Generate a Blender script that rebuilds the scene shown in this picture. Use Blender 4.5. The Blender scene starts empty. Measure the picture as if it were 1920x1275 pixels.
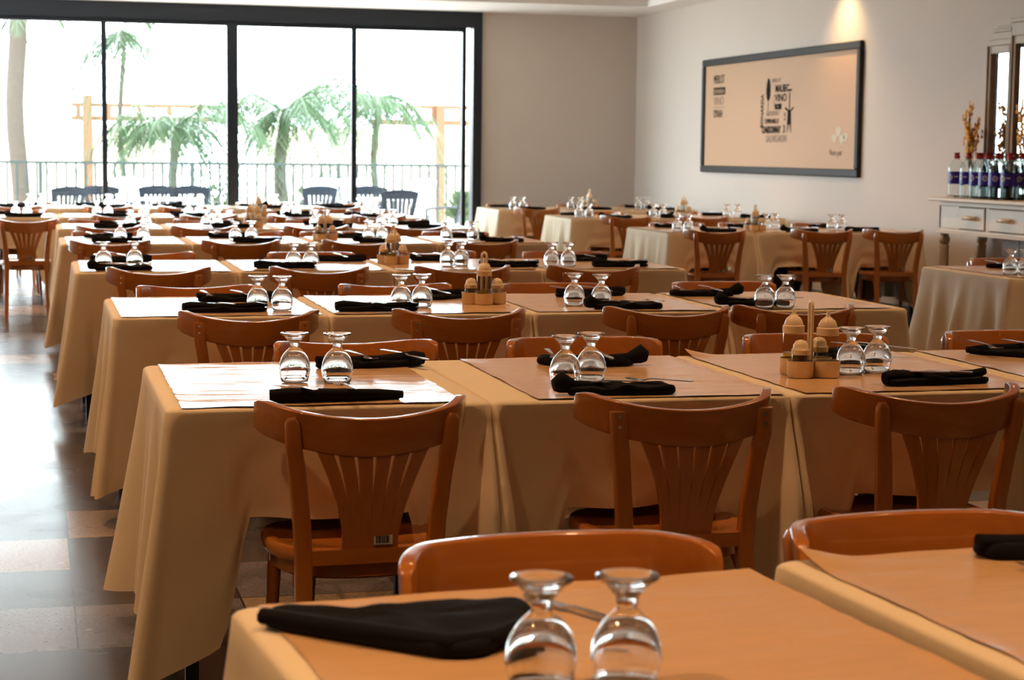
import bpy, bmesh, math, random
from mathutils import Vector, Matrix, noise
random.seed(7)
PI = math.pi
SC = bpy.context.scene
C = SC.collection
# ------------------------------------------------------------------ camera
F_PX = 3450.0
CAM_ROT = Matrix(((0.96789323, 0.01509086, -0.25090825),
                  (-0.25112731, 0.1011485, -0.96265469),
                  (0.01085171, 0.99475688, 0.10169068)))
# rows above are the world axes in camera space, so world = CAM_ROT @ cam
cd = bpy.data.cameras.new('camera'); cam = bpy.data.objects.new('camera', cd); C.objects.link(cam)
cam.matrix_world = Matrix.Translation((0, 0, 1.38)) @ CAM_ROT.to_4x4()
cd.sensor_width = 36; cd.lens = 36 * F_PX / 1920
cd.dof.use_dof = True; cd.dof.focus_distance = 5.2; cd.dof.aperture_fstop = 7.5
cd.clip_start = .05; cd.clip_end = 300
SC.camera = cam
# ------------------------------------------------------------------ world, light, exposure
SC.view_settings.view_transform = 'Standard'; SC.view_settings.look = 'None'
SC.view_settings.exposure = 0.25; SC.view_settings.gamma = 1
W = bpy.data.worlds.new('World'); SC.world = W; W.use_nodes = True
bg = W.node_tree.nodes['Background']; bg.inputs[0].default_value = (.80, .93, 1.0, 1); bg.inputs[1].default_value = 12.0
SC.cycles.max_bounces = 14; SC.cycles.transmission_bounces = 12; SC.cycles.transparent_max_bounces = 16
SC.cycles.diffuse_bounces = 5; SC.cycles.glossy_bounces = 5; SC.cycles.caustics_reflective = False; SC.cycles.caustics_refractive = False
SC.cycles.sample_clamp_indirect = 6
def light(name, kind, loc, energy, color, rot=(0, 0, 0), **kw):
    l = bpy.data.lights.new(name, kind); l.energy = energy; l.color = color
    for k, v in kw.items(): setattr(l, k, v)
    o = bpy.data.objects.new(name, l); o.location = loc; o.rotation_euler = rot; C.objects.link(o); return o
sun = light('sun', 'SUN', (0, 30, 20), 8.0, (1, .96, .9), (math.radians(38), 0, math.radians(150)), angle=.01)
po = light('window_portal', 'AREA', (.8, 22.12, 1.45), 1, (1, 1, 1), (-PI / 2, 0, 0), shape='RECTANGLE', size=8.9, size_y=2.9)
po.data.cycles.is_portal = True
pl = light('added_side_window_portal', 'AREA', (-3.8, 20.2, 1.5), 1, (1, 1, 1), (0, -PI / 2, 0), shape='RECTANGLE', size=2.7, size_y=2.5)  # portal for the opening added in the left wall
pl.data.cycles.is_portal = True
WARM = (1.0, .58, .28)
LAMPS = [(x, y) for y in (-.9, 2.0, 4.85, 7.4, 10.0, 12.7, 15.2, 17.9) for x in (-.9, 1.1, 3.0, 5.7)]  # the row behind the camera is added as fill light
for x, y in LAMPS:
    light('downlight_glow', 'SPOT', (x, y, 3.165), (65 if x > 0 else 100) if y < 0 else ((170 if x < 0 else 125 if y < 3 else 92) if x < 5 else 88), WARM, spot_size=math.radians(125 if x < 0 or x > 5 else 96), spot_blend=.9, shadow_soft_size=.05)
light('wall_spot_glow', 'SPOT', (6.98, 15.85, 3.035), 45, (1, .66, .32), (0, math.radians(-16), 0), spot_size=math.radians(105), spot_blend=1, shadow_soft_size=.03)
# ------------------------------------------------------------------ materials
def mat(name, col, rough=.5, metal=0, spec=.5, coat=0, bump=None, var=None, emit=None, trans=0, ior=1.45, sheen=0, tex='Object', stretch=(1, 1, 1)):
    m = bpy.data.materials.new(name); m.use_nodes = True; nt = m.node_tree; N = nt.nodes; L = nt.links
    b = N['Principled BSDF']
    b.inputs['Base Color'].default_value = (*col, 1); b.inputs['Roughness'].default_value = rough
    b.inputs['Metallic'].default_value = metal; b.inputs['Specular IOR Level'].default_value = spec
    b.inputs['Coat Weight'].default_value = coat; b.inputs['Coat Roughness'].default_value = .07
    b.inputs['Transmission Weight'].default_value = trans; b.inputs['IOR'].default_value = ior
    b.inputs['Sheen Weight'].default_value = sheen
    if emit: b.inputs['Emission Color'].default_value = (*emit[0], 1); b.inputs['Emission Strength'].default_value = emit[1]
    if bump or var:
        tc = N.new('ShaderNodeTexCoord'); mp = N.new('ShaderNodeMapping'); mp.inputs['Scale'].default_value = stretch
        L.new(tc.outputs[tex], mp.inputs['Vector'])
    if bump:
        sc, st, dist = bump
        n = N.new('ShaderNodeTexNoise'); n.inputs['Scale'].default_value = sc; n.inputs['Detail'].default_value = 4
        L.new(mp.outputs[0], n.inputs['Vector'])
        bp = N.new('ShaderNodeBump'); bp.inputs['Strength'].default_value = st; bp.inputs['Distance'].default_value = dist
        L.new(n.outputs['Fac'], bp.inputs['Height']); L.new(bp.outputs[0], b.inputs['Normal'])
    if var:
        sc, c2 = var
        n = N.new('ShaderNodeTexNoise'); n.inputs['Scale'].default_value = sc; n.inputs['Detail'].default_value = 5
        L.new(mp.outputs[0], n.inputs['Vector'])
        r = N.new('ShaderNodeMix'); r.data_type = 'RGBA'
        r.inputs[6].default_value = (*col, 1); r.inputs[7].default_value = (*c2, 1)
        L.new(n.outputs['Fac'], r.inputs[0]); L.new(r.outputs[2], b.inputs['Base Color'])
    return m
M_wood = mat('varnished_beech', (.46, .15, .017), .30, coat=1, var=(9, (.34, .10, .011)), stretch=(1, 6, 6))
M_woodv = mat('varnished_beech_upright', (.47, .155, .018), .32, coat=1, var=(9, (.35, .104, .012)), stretch=(7, 7, .8))
M_cloth = mat('cream_cotton', (.77, .65, .465), .8, bump=(420, .12, .001), var=(3, (.71, .585, .405)))
M_kraft = mat('kraft_paper', (.68, .425, .22), .20, spec=.6, bump=(7, .35, .006), var=(5, (.62, .375, .185)), stretch=(.9, 3.0, 1))
M_black = mat('black_napkin_cloth', (.005, .005, .007), .9, spec=.2, bump=(300, .3, .001))
M_steel = mat('stainless_steel', (.62, .62, .62), .18, metal=1)
M_plas = mat('beige_plastic', (.80, .64, .43), .38)
M_blackm = mat('black_painted_steel', (.012, .012, .014), .4)
M_ply = mat('table_board', (.30, .2, .11), .5)
M_white = mat('white_wall_paint', (.64, .575, .52), .7, bump=(60, .05, .002), var=(1.2, (.62, .555, .50)))
M_ceil = mat('white_ceiling_paint', (.84, .82, .80), .8)
M_frame = mat('black_aluminium', (.010, .014, .022), .35)
M_picf = mat('charcoal_moulding', (.03, .027, .025), .6, spec=.3)
M_panel = mat('beige_board', (.58, .37, .23), .6, spec=.3, var=(2, (.56, .36, .225)))
M_ink = mat('black_ink', (.02, .016, .016), .8, spec=.05)
M_ink2 = mat('faded_ink', (.30, .20, .13), .6)
M_pale = mat('pale_sketch_paint', (.60, .50, .34), .6)
M_cream = mat('cream_furniture_paint', (.70, .59, .46), .45, var=(7, (.64, .53, .40)))
M_creamd = mat('aged_cream_paint', (.50, .42, .32), .5, var=(9, (.44, .36, .27)))
M_knob = mat('ivory_handle', (.66, .55, .38), .25)
M_bluep = mat('grey_blue_panel', (.42, .44, .45), .5)
M_mirror = mat('mirror_silver', (.9, .9, .9), .01, metal=1)
M_red = mat('red_cap', (.35, .012, .012), .35)
M_label = mat('blue_label', (.03, .02, .32), .35)
M_wlab = mat('white_print', (.75, .75, .78), .5)
M_stick = mat('white_sticker', (.55, .46, .38), .5)
M_dgrey = mat('blue_grey_plastic', (.007, .012, .020), .6, spec=.25)
M_wplas = mat('white_plastic', (.36, .34, .36), .4)
M_terr = mat('pale_paving', (.62, .56, .5), .6, var=(3, (.5, .45, .41)))
M_wallo = mat('pale_render', (.78, .66, .56), .8)
M_beam = mat('orange_timber', (.13, .055, .022), .6)
M_trunk = mat('palm_trunk_bark', (.08, .058, .042), .9, var=(12, (.05, .037, .028)))
M_leaf = mat('palm_leaf', (.028, .058, .022), .5, var=(4, (.05, .09, .03)))
M_petal = mat('orange_orchid_petal', (.72, .22, .015), .6, var=(14, (.80, .52, .02)))
M_stem = mat('green_stem', (.06, .09, .02), .5)
M_lamp = mat('lamp_lens', (.9, .8, .6), .3, emit=((1, .7, .4), 12))
M_salt = mat('white_salt', (.7, .66, .6), .9)
M_glass = mat('clear_goblet_glass', (1, 1, 1), .0, trans=1, ior=1.5)
M_pet = mat('clear_pet_plastic', (.93, .97, .97), .03, trans=1, ior=1.22)
def thin_glass(name, tint=(.97, .985, .98)):
    m = bpy.data.materials.new(name); m.use_nodes = True; nt = m.node_tree; nt.nodes.clear()
    o = nt.nodes.new('ShaderNodeOutputMaterial'); t = nt.nodes.new('ShaderNodeBsdfTransparent'); g = nt.nodes.new('ShaderNodeBsdfGlossy')
    g.inputs['Roughness'].default_value = .01; x = nt.nodes.new('ShaderNodeMixShader'); f = nt.nodes.new('ShaderNodeFresnel'); f.inputs[0].default_value = 1.45
    t.inputs[0].default_value = (*tint, 1)
    ge = nt.nodes.new('ShaderNodeNewGeometry'); mm = nt.nodes.new('ShaderNodeMath'); mm.operation = 'SUBTRACT'; mm.use_clamp = True   # reflect on outer faces only
    nt.links.new(f.outputs[0], mm.inputs[0]); nt.links.new(ge.outputs['Backfacing'], mm.inputs[1])
    nt.links.new(mm.outputs[0], x.inputs[0]); nt.links.new(t.outputs[0], x.inputs[1]); nt.links.new(g.outputs[0], x.inputs[2]); nt.links.new(x.outputs[0], o.inputs[0])
    return m
M_pane = thin_glass('window_pane_glass')
M_thin = thin_glass('thin_bottle_glass', (.86, .86, .83))
M_oil = thin_glass('olive_oil', (.85, .74, .30)); M_vin = thin_glass('clear_vinegar', (.90, .88, .78))
def floor_mat():
    m = bpy.data.materials.new('terrazzo_tiles'); m.use_nodes = True; nt = m.node_tree; N = nt.nodes; L = nt.links; b = N['Principled BSDF']
    g = N.new('ShaderNodeNewGeometry'); mp = N.new('ShaderNodeMapping'); L.new(g.outputs['Position'], mp.inputs[0])
    mp.inputs['Scale'].default_value = (2, 2, 2); mp.inputs['Location'].default_value = (-.2, -.2, 0)   # half metre tiles
    fl = N.new('ShaderNodeVectorMath'); fl.operation = 'FLOOR'; L.new(mp.outputs[0], fl.inputs[0])
    wn = N.new('ShaderNodeTexWhiteNoise'); wn.noise_dimensions = '2D'; L.new(fl.outputs[0], wn.inputs['Vector'])
    cr = N.new('ShaderNodeValToRGB'); cr.color_ramp.interpolation = 'CONSTANT'; e = cr.color_ramp.elements
    e[0].position = 0; e[0].color = (.05, .036, .028, 1); e[1].position = .45; e[1].color = (.07, .054, .046, 1)
    k = e.new(.62); k.color = (.26, .19, .13, 1); k = e.new(.85); k.color = (.13, .115, .12, 1)
    L.new(wn.outputs['Value'], cr.inputs[0])
    vo = N.new('ShaderNodeTexNoise'); vo.inputs['Scale'].default_value = 90; vo.inputs['Detail'].default_value = 3; L.new(g.outputs['Position'], vo.inputs['Vector'])
    big = N.new('ShaderNodeTexNoise'); big.inputs['Scale'].default_value = 3; big.inputs['Detail'].default_value = 4; L.new(g.outputs['Position'], big.inputs['Vector'])
    mr = N.new('ShaderNodeMapRange'); mr.inputs[1].default_value = .3; mr.inputs[2].default_value = .7; mr.inputs[3].default_value = .7; mr.inputs[4].default_value = 1.3; L.new(vo.outputs['Fac'], mr.inputs[0])
    mu = N.new('ShaderNodeVectorMath'); mu.operation = 'SCALE'; L.new(cr.outputs[0], mu.inputs[0]); L.new(mr.outputs[0], mu.inputs['Scale'])
    fr = N.new('ShaderNodeVectorMath'); fr.operation = 'FRACTION'; L.new(mp.outputs[0], fr.inputs[0])
    sp = N.new('ShaderNodeSeparateXYZ'); L.new(fr.outputs[0], sp.inputs[0])
    mn = N.new('ShaderNodeMath'); mn.operation = 'MINIMUM'; L.new(sp.outputs[0], mn.inputs[0]); L.new(sp.outputs[1], mn.inputs[1])
    gt = N.new('ShaderNodeMath'); gt.operation = 'GREATER_THAN'; gt.inputs[1].default_value = .012; L.new(mn.outputs[0], gt.inputs[0])
    mx = N.new('ShaderNodeMix'); mx.data_type = 'RGBA'; mx.inputs[6].default_value = (.02, .015, .012, 1); L.new(gt.outputs[0], mx.inputs[0]); L.new(mu.outputs[0], mx.inputs[7])
    L.new(mx.outputs[2], b.inputs['Base Color'])
    r2 = N.new('ShaderNodeMapRange'); r2.inputs[3].default_value = .18; r2.inputs[4].default_value = .34; L.new(big.outputs['Fac'], r2.inputs[0]); L.new(r2.outputs[0], b.inputs['Roughness'])
    b.inputs['Specular IOR Level'].default_value = .35
    return m
M_floor = floor_mat()
# ------------------------------------------------------------------ mesh helpers
class MB:
    def __init__(s): s.v = []; s.f = []
    def add(s, vs, fs):
        k = len(s.v); s.v += [tuple(v) for v in vs]; s.f += [tuple(i + k for i in f) for f in fs]; return s
    def box(s, x0, x1, y0, y1, z0, z1):
        v = [(x, y, z) for z in (z0, z1) for y in (y0, y1) for x in (x0, x1)]
        return s.add(v, [(0, 2, 3, 1), (4, 5, 7, 6), (0, 1, 5, 4), (2, 6, 7, 3), (0, 4, 6, 2), (1, 3, 7, 5)])
    def lathe(s, prof, n=24, c=(0, 0, 0), closed=False):
        vs = []; fs = []; idx = []
        for r, z in prof:
            if r < 1e-6: idx.append([len(vs)] * n); vs.append((c[0], c[1], c[2] + z))
            else:
                idx.append(list(range(len(vs), len(vs) + n)))
                vs += [(c[0] + r * math.cos(2 * PI * i / n), c[1] + r * math.sin(2 * PI * i / n), c[2] + z) for i in range(n)]
        m = len(prof)
        for j in range(m if closed else m - 1):
            a, b = idx[j], idx[(j + 1) % m]
            for i in range(n):
                q = [a[i], a[(i + 1) % n], b[(i + 1) % n], b[i]]; q2 = []
                for x in q:
                    if x not in q2: q2.append(x)
                if len(q2) > 2: fs.append(tuple(q2))
        return s.add(vs, fs)
    def tube(s, pts, rx, ry=None, n=8, up=(0, 0, 1), caps=True, square=False):
        # sweep an ellipse (or rounded rectangle) along pts; rx, ry may be lists
        P = [Vector(p) for p in pts]; m = len(P); vs = []; fs = []
        U = Vector(up); tot = (P[-1] - P[0])
        if tot.length > 1e-5 and abs(tot.normalized().dot(U)) > .93: U = Vector((0, 1, 0)) if abs(U.y) < .5 else Vector((1, 0, 0))
        for i, p in enumerate(P):
            t = (P[min(i + 1, m - 1)] - P[max(i - 1, 0)]).normalized()
            a = U.cross(t)
            if a.length < 1e-4: a = Vector((1, 0, 0)).cross(t)
            a.normalize(); b = t.cross(a)
            r1 = rx[i] if isinstance(rx, (list, tuple)) else rx
            r2 = (ry[i] if isinstance(ry, (list, tuple)) else ry) if ry is not None else r1
            for k in range(n):
                th = 2 * PI * (k + .5) / n; c, d = math.cos(th), math.sin(th)
                if square:
                    e = .45; c = math.copysign(abs(c) ** e, c); d = math.copysign(abs(d) ** e, d)
                vs.append(p + a * (r1 * c) + b * (r2 * d))
        for i in range(m - 1):
            for k in range(n):
                fs.append((i * n + k, i * n + (k + 1) % n, (i + 1) * n + (k + 1) % n, (i + 1) * n + k))
        if caps: fs.append(tuple(reversed(range(n)))); fs.append(tuple(range((m - 1) * n, m * n)))
        return s.add(vs, fs)
    def prism(s, poly, z0, z1):
        n = len(poly)
        v = [(x, y, z0) for x, y in poly] + [(x, y, z1) for x, y in poly]
        return s.add(v, [tuple(reversed(range(n))), tuple(range(n, 2 * n))] + [(i, (i + 1) % n, n + (i + 1) % n, n + i) for i in range(n)])
    def xf(s, M, k0=0):
        s.v[k0:] = [tuple(M @ Vector(v)) for v in s.v[k0:]]; return s
    def mesh(s, name, m, smooth=35):
        me = bpy.data.meshes.new(name); me.from_pydata(s.v, [], s.f); me.validate()
        b = bmesh.new(); b.from_mesh(me); bmesh.ops.recalc_face_normals(b, faces=b.faces); b.to_mesh(me); b.free()
        if smooth:
            me.polygons.foreach_set('use_smooth', [True] * len(me.polygons)); me.set_sharp_from_angle(angle=math.radians(smooth))
        me.materials.append(m); return me
    def build(s, name, m, parent=None, smooth=35, bevel=0):
        o = bpy.data.objects.new(name, s.mesh(name, m, smooth)); C.objects.link(o); o.parent = parent
        if bevel:
            b = o.modifiers.new('bevel', 'BEVEL'); b.width = bevel; b.segments = 2; b.limit_method = 'ANGLE'
        return o
def tag(o, label, cat, group=None, kind=None):
    if label: o['label'] = label
    if cat: o['category'] = cat
    if group: o['group'] = group
    if kind: o['kind'] = kind
    return o
def thing(name, label, cat, loc=(0, 0, 0), rz=0, group=None):
    o = bpy.data.objects.new(name, None); C.objects.link(o); o.location = loc; o.rotation_euler = (0, 0, rz)
    o.empty_display_size = .1
    return tag(o, label, cat, group)
def kids(o): return [c for c in ALLKIDS.get(o.name, [])]
ALLKIDS = {}
def dup(root, loc, rz=0, label=None, group=None, scale=None):
    r = root.copy(); C.objects.link(r); r.location = loc; r.rotation_euler = (0, 0, rz)
    if label: r['label'] = label
    if group: r['group'] = group
    for ch in root.children:
        c = ch.copy(); C.objects.link(c); c.parent = r
        for g in ch.children:
            d = g.copy(); C.objects.link(d); d.parent = c
    return r
USED = set()
def place(proto, loc, rz, label, group):
    if proto.name not in USED:
        USED.add(proto.name); proto.location = loc; proto.rotation_euler = (0, 0, rz); proto['label'] = label; proto['group'] = group; return proto
    return dup(proto, loc, rz, label, group)
def struct(name, mb, m, parent=None, smooth=0, bevel=0):
    o = mb.build(name, m, parent, smooth, bevel)
    if parent is None: o['kind'] = 'structure'
    return o
def text_mb(txt, size, m, name, parent, x, y, z, rz=0, sx=1, bold=0, ext=.0015, align='LEFT'):
    # lettering standing in the local xz plane, read along +x
    cu = bpy.data.curves.new('t', 'FONT'); cu.body = txt; cu.size = size; cu.extrude = ext; cu.align_x = align; cu.offset = bold
    to = bpy.data.objects.new('t', cu); C.objects.link(to)
    dg = bpy.context.evaluated_depsgraph_get(); me = bpy.data.meshes.new_from_object(to.evaluated_get(dg))
    bpy.data.objects.remove(to); bpy.data.curves.remove(cu)
    me.transform(Matrix.Translation((x, y, z)) @ Matrix.Rotation(rz, 4, 'Y') @ Matrix.Diagonal((sx, 1, 1, 1)) @ Matrix.Rotation(PI / 2, 4, 'X'))
    me.name = name; me.materials.clear(); me.materials.append(m)
    o = bpy.data.objects.new(name, me); C.objects.link(o); o.parent = parent; return o
# ------------------------------------------------------------------ room
XW, YW, ZC = 7.3, 22.0, 3.06
XL, YB = -3.6, -3.0
struct('floor', MB().box(XL, XW, YB, YW + .12, -.1, 0), M_floor)
struct('wall_right', MB().box(XW, XW + .15, YB, YW + .15, -.1, 3.4), M_white)
wl_ = MB().box(XL - .15, XL, YB, 19.0, -.1, 3.4); wl_.box(XL - .15, XL, 21.4, YW + .15, -.1, 3.4); wl_.box(XL - .15, XL, 19.0, 21.4, 2.85, 3.4); wl_.box(XL - .15, XL, 19.0, 21.4, -.1, .05)
struct('wall_left', wl_, M_white)
for k in range(2):      # unseen glazing added to the left wall for side light on the far walls
    y0, y1 = 19.0 + k * 1.2, 19.0 + (k + 1) * 1.2
    f = MB(); f.box(XL - .10, XL - .04, y0, y0 + .04, .05, 2.85); f.box(XL - .10, XL - .04, y1 - .04, y1, .05, 2.85); f.box(XL - .10, XL - .04, y0 + .04, y1 - .04, .05, .13); f.box(XL - .10, XL - .04, y0 + .04, y1 - .04, 2.79, 2.85)
    w = struct('window_%d' % (k + 7), f, M_frame)
    MB().box(XL - .07, XL - .065, y0 + .04, y1 - .04, .13, 2.79).build('pane', M_pane, w, 0)
struct('wall_front', MB().box(XL - .15, XW + .15, YB - .15, YB, -.1, 3.4), mat('low_bounce_brown', (.22, .13, .07), .5))  # unseen wall, its brown chosen to limit bounce onto the cloth fronts
struct('wall_back', MB().box(5.31, XW, YW, YW + .15, -.1, 3.4), M_white)
c = MB()   # lowered border round a raised centre
c.box(XL, XW, 20.45, YW + .15, ZC, 3.3); c.box(6.9, XW, YB, 20.45, ZC, 3.3); c.box(XL, -3.2, YB, 20.45, ZC, 3.3)
c.box(XL, XW, YB, 20.45, 3.19, 3.3)
struct('ceiling', c, M_ceil)
struct('trim_1', MB().box(XL, 5.31, YW - .05, YW + .15, 2.87, ZC), M_frame)      # header over the glazing
struct('trim_2', MB().box(5.2, 5.31, YW - .05, YW + .15, -.0, 2.87), M_frame)    # right hand jamb
struct('baseboard_back', MB().box(5.31, XW, YW - .015, YW, 0, .09), mat('grey_skirting', (.12, .12, .13), .5))
struct('baseboard_right', MB().box(XW - .015, XW, YB, YW - .015, 0, .09), bpy.data.materials['grey_skirting'])
ex = [-3.55, -2.1, -.63, .82, 2.3, 3.75, 5.13]
for i in range(6):
    x0, x1 = ex[i], ex[i + 1]
    l = .065 if i == 4 else .03; r = .065 if i == 3 else (.05 if i == 5 else .03)
    f = MB(); f.box(x0, x0 + l, YW + .02, YW + .09, 0, 2.87); f.box(x1 - r, x1, YW + .02, YW + .09, 0, 2.87)
    f.box(x0 + l, x1 - r, YW + .02, YW + .09, 0, .1); f.box(x0 + l, x1 - r, YW + .02, YW + .09, 2.82, 2.87)
    w = struct('window_%d' % (i + 1), f, M_frame)
    MB().box(x0 + l, x1 - r, YW + .05, YW + .056, .1, 2.82).build('pane', M_pane, w, 0)
# ceiling downlights
dl = thing('ceiling_downlight', 'small round recessed downlight in the raised ceiling over the tables', 'ceiling light', group='recessed ceiling downlights')
MB().lathe([(.06, 3.19), (.06, 3.175), (.085, 3.175), (.09, 3.19)], 20).build('trim_ring', M_steel, dl)
MB().lathe([(0, 3.178), (.06, 3.178)], 20).build('lens', M_lamp, dl)
for i, (x, y) in enumerate(LAMPS):  # the added fill row behind the camera gets housings too
    if i == 0: dl.location = (x, y, 0)
    else: dup(dl, (x, y, 0))
wd = dup(dl, (6.98, 15.85, -.13), 0, 'downlight in the lowered ceiling border, close to the right wall', None)
if 'group' in wd: del wd['group']
# ------------------------------------------------------------------ chairs
def make_chair(name, rise, zr, bolted=False):
    t = thing(name, 'x', 'chair')
    def rail_y(x): return -.262 + .05 * (x / .19) ** 2 + 15 * max(0, abs(x) - .168) ** 2
    HX = .247
    # top rail
    nU = 45
    sec = []
    for qx, qz, a0 in ((1, 1, 0), (-1, 1, 90), (-1, -1, 180), (1, -1, 270)):
        for k in range(5):
            th = math.radians(a0 + k * 22.5); sec.append((qx * .60 + .40 * math.cos(th), qz * .90 + .10 * math.sin(th)))
    vs = []; fs = []
    for i in range(nU):
        u = -1 + 2 * i / (nU - 1); e = abs(u)
        u = math.copysign(1 - (1 - e) ** 1.35, u); e = abs(u); x = HX * u
        dd = max(0, (e - .91) / .09); hs = 1 - .45 * (1 - math.sqrt(max(0, 1 - dd ** 2)))
        hh = .0455 * (1 - .13 * e * e) * hs; th = .0125 * (1 if i not in (0, nU - 1) else .5)
        zc = zr + rise * u * u
        sl = math.atan((rail_y(x + .0015) - rail_y(x - .0015)) / .003)
        nx, ny = -math.sin(sl), math.cos(sl)
        for a, b in sec:
            lean = -.16 * hh * b
            vs.append((x + nx * a * th, rail_y(x) + ny * a * th + lean, zc + b * hh))
    n = 20
    for i in range(nU - 1):
        for k in range(n): fs.append((i * n + k, i * n + (k + 1) % n, (i + 1) * n + (k + 1) % n, (i + 1) * n + k))
    fs += [tuple(range(n)), tuple(range((nU - 1) * n, nU * n))]
    MB().add(vs, fs).build('top_rail', M_wood, t, 50)
    # rear legs run up into back posts
    for sx in (-1, 1):
        yt = rail_y(.185) - .022
        pts = [(sx * .165, -.27, 0), (sx * .160, -.225, .2), (sx * .155, -.200, .42), (sx * .160, -.205, .52), (sx * .172, -.222, .64), (sx * .183, yt, zr - .02), (sx * .187, yt - .006, zr + .012 + rise * .55), (sx * .188, yt - .004, zr + .026 + rise * .55)]
        if bolted:
            pts = pts[:6] + [(sx * .186, yt + .002, zr + .018 + rise * .55), (sx * .186, yt + .002, zr + .020 + rise * .55)]
            pw = MB().tube(pts, [.016, .019, .021, .021, .020, .021, .021, .020], [.016, .018, .018, .016, .014, .012, .011, .010], 12, up=(0, 1, 0), square=True).build('back_post', M_woodv, t, 60)
            for zz in (-.018, .006): MB().tube([(sx * .186, yt - .008, zr + zz + rise * .55), (sx * .186, yt - .012, zr + zz + rise * .55)], .0045, n=10).build('bolt', M_steel, pw, 60)
        else:
            MB().tube(pts, [.016, .019, .021, .021, .020, .019, .017, .009], [.016, .018, .018, .016, .014, .015, .013, .007], 12, up=(0, 1, 0), square=True).build('back_post', M_woodv, t, 60)
    # fan splat: six slats growing out of one foot
    b = MB()
    def spy(z, x): 
        k = (z - .45) / (zr - .48)
        return -.198 - .062 * k + .05 * (x / .19) ** 2 * k
    b0 = [(-.066, .452), (.066, .452), (.066, .50), (-.066, .50)]
    xs = [-.066 + .132 * i / 6 for i in range(7)]
    for i in range(6):
        L_ = []; R_ = []
        for j in range(11):
            k = j / 10; z = .45 + (zr - .48 + rise * .15) * k
            if k < .18: xa, xb = xs[i], xs[i + 1]
            else:
                q = (k - .18) / .82; g = q ** 1.45
                ca = (i - 2.5) * .0222; cb = (i - 2.5) * .0465
                cx = ca + (cb - ca) * g; w = .0108 + (.0175 - .0108) * q
                xa, xb = cx - w, cx + w
            L_.append((xa, z)); R_.append((xb, z))
        vs = []
        for (xa, z), (xb, _) in zip(L_, R_):
            ya, yb = spy(z, xa), spy(z, xb)
            vs += [(xa, ya - .006, z), (xb, yb - .006, z), (xb, yb + .006, z), (xa, ya + .006, z)]
        fs = []
        for j in range(10):
            for k in range(4): fs.append((j * 4 + k, j * 4 + (k + 1) % 4, j * 4 + 4 + (k + 1) % 4, j * 4 + 4 + k))
        fs += [(0, 1, 2, 3), (40, 43, 42, 41)]
        b.add(vs, fs)
    splat = b.build('splat', M_woodv, t, 30)
    if rise > .035 and not bolted:
        st = MB().box(.008, .052, -.2135, -.2105, .468, .493)
        so = st.build('price_sticker', M_stick, splat, 0); so['label'] = 'white barcode sticker'
        bars = MB(); x = .013
        for w_ in (.002, .001, .003, .001, .002, .002, .001, .003, .001):
            bars.box(x, x + w_, -.2150, -.2135, .472, .489); x += w_ + .0018
        bars.box(.008, .052, -.2140, -.2134, .4665, .4672)
        bars.build('barcode', M_ink, splat, 0)
    # seat
    out = []
    for k in range(36):
        th = 2 * PI * k / 36; c_, s_ = math.cos(th), math.sin(th)
        x = math.copysign(abs(c_) ** .78, c_) * (.215 + .012 * s_); y = math.copysign(abs(s_) ** .78, s_) * .205
        out.append((x, y))
    vs = []; fs = []; ring = [(1.0, .425), (1.015, .435), (1.01, .448), (.985, .456), (.90, .457), (.86, .452), (.5, .447)]
    for sc_, z in ring: vs += [(x * sc_, y * sc_, z) for x, y in out]
    for j in range(len(ring) - 1):
        for k in range(36): fs.append((j * 36 + k, j * 36 + (k + 1) % 36, (j + 1) * 36 + (k + 1) % 36, (j + 1) * 36 + k))
    fs += [tuple(range(36)), tuple(range(6 * 36, 7 * 36))]
    MB().add(vs, fs).build('seat', M_wood, t, 40)
    ap = MB()
    pts = [(x * .88, y * .88, .405) for x, y in out] + [(out[0][0] * .88, out[0][1] * .88, .405)]
    ap.tube(pts, .010, .022, 6, caps=False, square=True); ap.box(-.15, .15, -.215, -.185, .425, .46)
    ap.build('seat_frame', M_wood, t, 40)
    for sx in (-1, 1):
        MB().tube([(sx * .185, .185, 0), (sx * .175, .168, .2), (sx * .165, .155, .42)], [.012, .016, .019], n=10, up=(0, 1, 0)).build('front_leg', M_woodv, t, 60)
        arc = [(sx * (.167 - .012 * math.sin(a)), -.185 + .11 * (1 - math.cos(a)), .27 + .125 * math.sin(a)) for a in [i * PI / 2 / 6 for i in range(7)]]
        MB().tube(arc, .008, n=6, up=(1, 0, 0)).build('curved_brace', M_wood, t, 60)
        MB().tube([(sx * .170, .160, .21), (sx * .162, -.215, .21)], .009, n=8).build('stretcher', M_wood, t, 60)
    return t
CH = make_chair('wooden_chair', .040, .728)
CHB = make_chair('wooden_chair', .040, .728, True)
CHR = make_chair('wooden_chair', .034, .726)
CHF = make_chair('wooden_chair', .012, .738) 
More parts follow.
